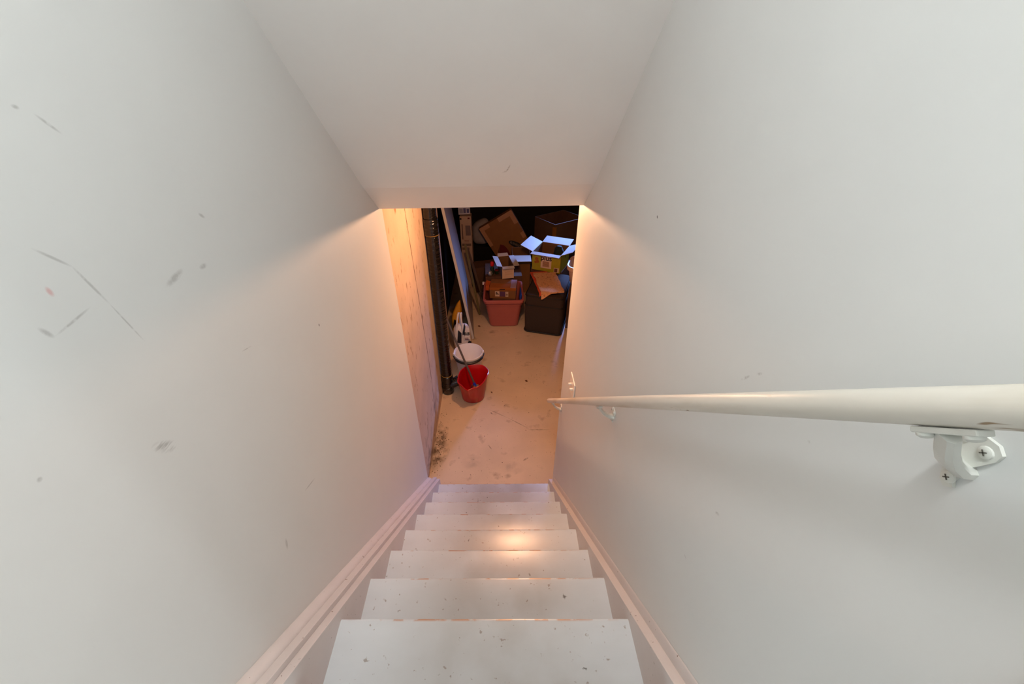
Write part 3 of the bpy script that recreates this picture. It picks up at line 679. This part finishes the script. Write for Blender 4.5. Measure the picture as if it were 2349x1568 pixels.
# big dark open carton at the back right
bc = thing('dark_carton', 'tall dark open carton without flaps at the back right corner', 'box', (.857+.249, 6.030+.1605, 0), (0, 0, R(32.8)))
carton(bc, .593, .50, .90, M_cardd, M_cardd, .008)
mb = MB()
for (x0, x1, y0, y1) in ((-.2965, .2965, 0, .006), (-.2965, .2965, .494, .50), (-.2965, -.2905, .006, .494), (.2905, .2965, .006, .494)): mb.box(x0, x1, y0, y1, .9001, .9035)
mb.build('pale_rim', mat('pale_cut_edge', (120, 104, 96), .9), bc)
MB().box(-.301, -.27, -.004, .05, .56, .86).build('corner_tape', mat('amber_tape', (150, 92, 30), .5), bc)
# tall narrow cartons
tc_ = thing('tall_carton', 'tall narrow white carton with printed face behind the leaning board', 'box', (-.478, 5.92, 0), (0, 0, R(-2)))
TCW = .165
MB().box(-TCW/2, TCW/2, 0, .16, .0, 1.085).build('carton_body', M_tall, tc_, bevel=.002)
face_print('grey_panel', rect(-.005, .07, .80, .95), -.0001, M_wcards, tc_)
face_print('side_print', rect(-.06, -.045, .74, .97), -.0001, mat('brown_grey_ink', (104, 84, 76), .7), tc_)
face_print('red_mark', rect(.035, .065, 1.045, 1.068), -.0001, M_maroon, tc_)
face_print('dark_mark', rect(-.08, -.055, 1.035, 1.062), -.0001, M_ink, tc_)
for z, x1 in ((.635, .07), (.575, .04)): face_print('text_bar', rect(-.07, x1, z, z+.04), -.0001, M_inkg, tc_)
for z in (.72, .70): face_print('text_line', rect(-.03, .04, z, z+.008), -.0001, mat('rust_ink', (150, 100, 80), .7), tc_)
tc2 = thing('small_carton', 'pale carton with blue print stacked on the tall narrow carton', 'box', (-.486, 5.925, 1.112), (R(-9), 0, R(6)))
MB().box(-.085, .085, 0, .15, .0, .24).build('carton_body', mat('pale_blue_carton', (190, 190, 206), .6, .04), tc2, bevel=.002)
face_print('blue_print', rect(-.012, .022, .02, .085), -.0001, mat('navy_print', (84, 88, 140), .7), tc2)
face_print('blue_print', rect(.035, .07, .02, .075), -.0001, mat('navy_print', (84, 88, 140), .7), tc2)
face_print('pale_print', rect(-.07, -.02, .02, .08), -.0001, mat('slate_print', (136, 142, 170), .7), tc2)
# sack on black crate
kr = thing('black_crate', 'black plastic crate at the back under the grey white sack', 'crate', (-.30, 6.42, 0))
mb = MB()
mb.loft([rrect(-.14, .36, 0, .30, .02, .002), rrect(-.15, .37, -.01, .31, .02, .40), rrect(-.158, .378, -.018, .318, .02, .402), rrect(-.158, .378, -.018, .318, .02, .43), rrect(-.14, .36, 0, .30, .02, .43), rrect(-.13, .35, .01, .29, .02, .02)])
mb.build('crate_body', M_blk, kr, smooth='auto')
sk = blob([(.002, .09, .10, 0, 0), (.06, .125, .13, 0, 0), (.18, .13, .13, 0, 0), (.28, .125, .12, .004, 0), (.34, .10, .10, .03, 0), (.39, .055, .06, .06, 0), (.41, .02, .02, .07, 0)], 26, .014, 6, freq=6).build('sack', M_sack, smooth=True, sub=1); sk.location = (-.29, 6.57, .05); sk.scale = (1.12, 1, 1.02); sk.location.z = .435
tag(sk, 'grey white filled sack behind the tilted brown carton', 'sack')
ce_ = thing('brown_carton', 'low dark closed carton on the floor behind the small bottles', 'box', (-.19, 5.66, 0), (0, 0, R(14)))
carton(ce_, .36, .26, .40, M_cardd, M_liner2, top=True)
# laundry basket at the right, on a carton
cf = thing('brown_carton', 'closed brown carton behind the right wall holding the laundry basket', 'box', (1.108, 4.50, 0), (0, 0, R(-16.5)))
carton(cf, .50, .50, .55, M_cardd, M_liner2, top=True)
lb = thing('laundry_basket', 'cream plastic laundry basket with rolled white rim beside the right wall', 'basket', (.845, 4.70, .553), (0, 0, R(-19)))
bw, bdp, bh = .56, .42, .255
mb = MB().loft([rrect(.05, bw-.05, .05, bdp-.05, .08, .0), rrect(.03, bw-.03, .03, bdp-.03, .10, .03), rrect(.008, bw-.008, .008, bdp-.008, .11, .20), rrect(-.012, bw+.012, -.012, bdp+.012, .12, .202), rrect(-.016, bw+.016, -.016, bdp+.016, .12, .245), rrect(-.010, bw+.010, -.010, bdp+.010, .12, bh), rrect(.004, bw-.004, .004, bdp-.004, .11, bh), rrect(.012, bw-.012, .012, bdp-.012, .11, .24), rrect(.04, bw-.04, .04, bdp-.04, .10, .03)])
mb.build('basket_body', M_bask, lb, smooth='auto')

# ------------------------------------------------------------------ dirt and debris on the floor
mb = MB()
for k in range(150):
    t = random.random(); x = -.60+abs(random.gauss(0, .045)); y = 2.58+random.gauss(0, .16)
    if y < 2.15 or x > -.42: continue
    s = random.uniform(.0015, .0045); a = random.uniform(0, 6.28)
    mb.box(-s, s, -s*.6, s*.6, .0003, s*.7, 0, Matrix.Translation((x, y, 0)) @ Matrix.Rotation(a, 4, 'Z'))
dd = mb.build('dirt_crumbs', M_deb, kind='stuff'); tag(dd, 'dirt crumbs swept along the foot of the concrete wall', 'dirt')
for (x, y, s, lab) in ((.292, 3.482, .022, 'dry brown leaf scrap on the floor right of the buckets'), (-.27, 4.64, .026, 'dark leaf scrap beside the foot of the pink tote'), (-.09, 3.30, .016, 'small twig scrap right of the red bucket')):
    mb = MB(); n = 9; top = []; 
    for k in range(n):
        a = 2*math.pi*k/n; r_ = s*(.6+.4*noise.noise(Vector((k*1.7, x*9, y)))+.3*(k % 2)); top.append((r_*math.cos(a), .6*r_*math.sin(a), .001+.006*abs(math.sin(a*1.5))))
    mb.loft([[(p[0]*.95, p[1]*.95, .0004) for p in top], [(p[0], p[1], p[2]+.002) for p in top]])
    o = mb.build('leaf_scrap', M_leaf); o.location = (x, y, 0); o.rotation_euler = (0, 0, random.uniform(0, 3)); tag(o, lab, 'leaf')
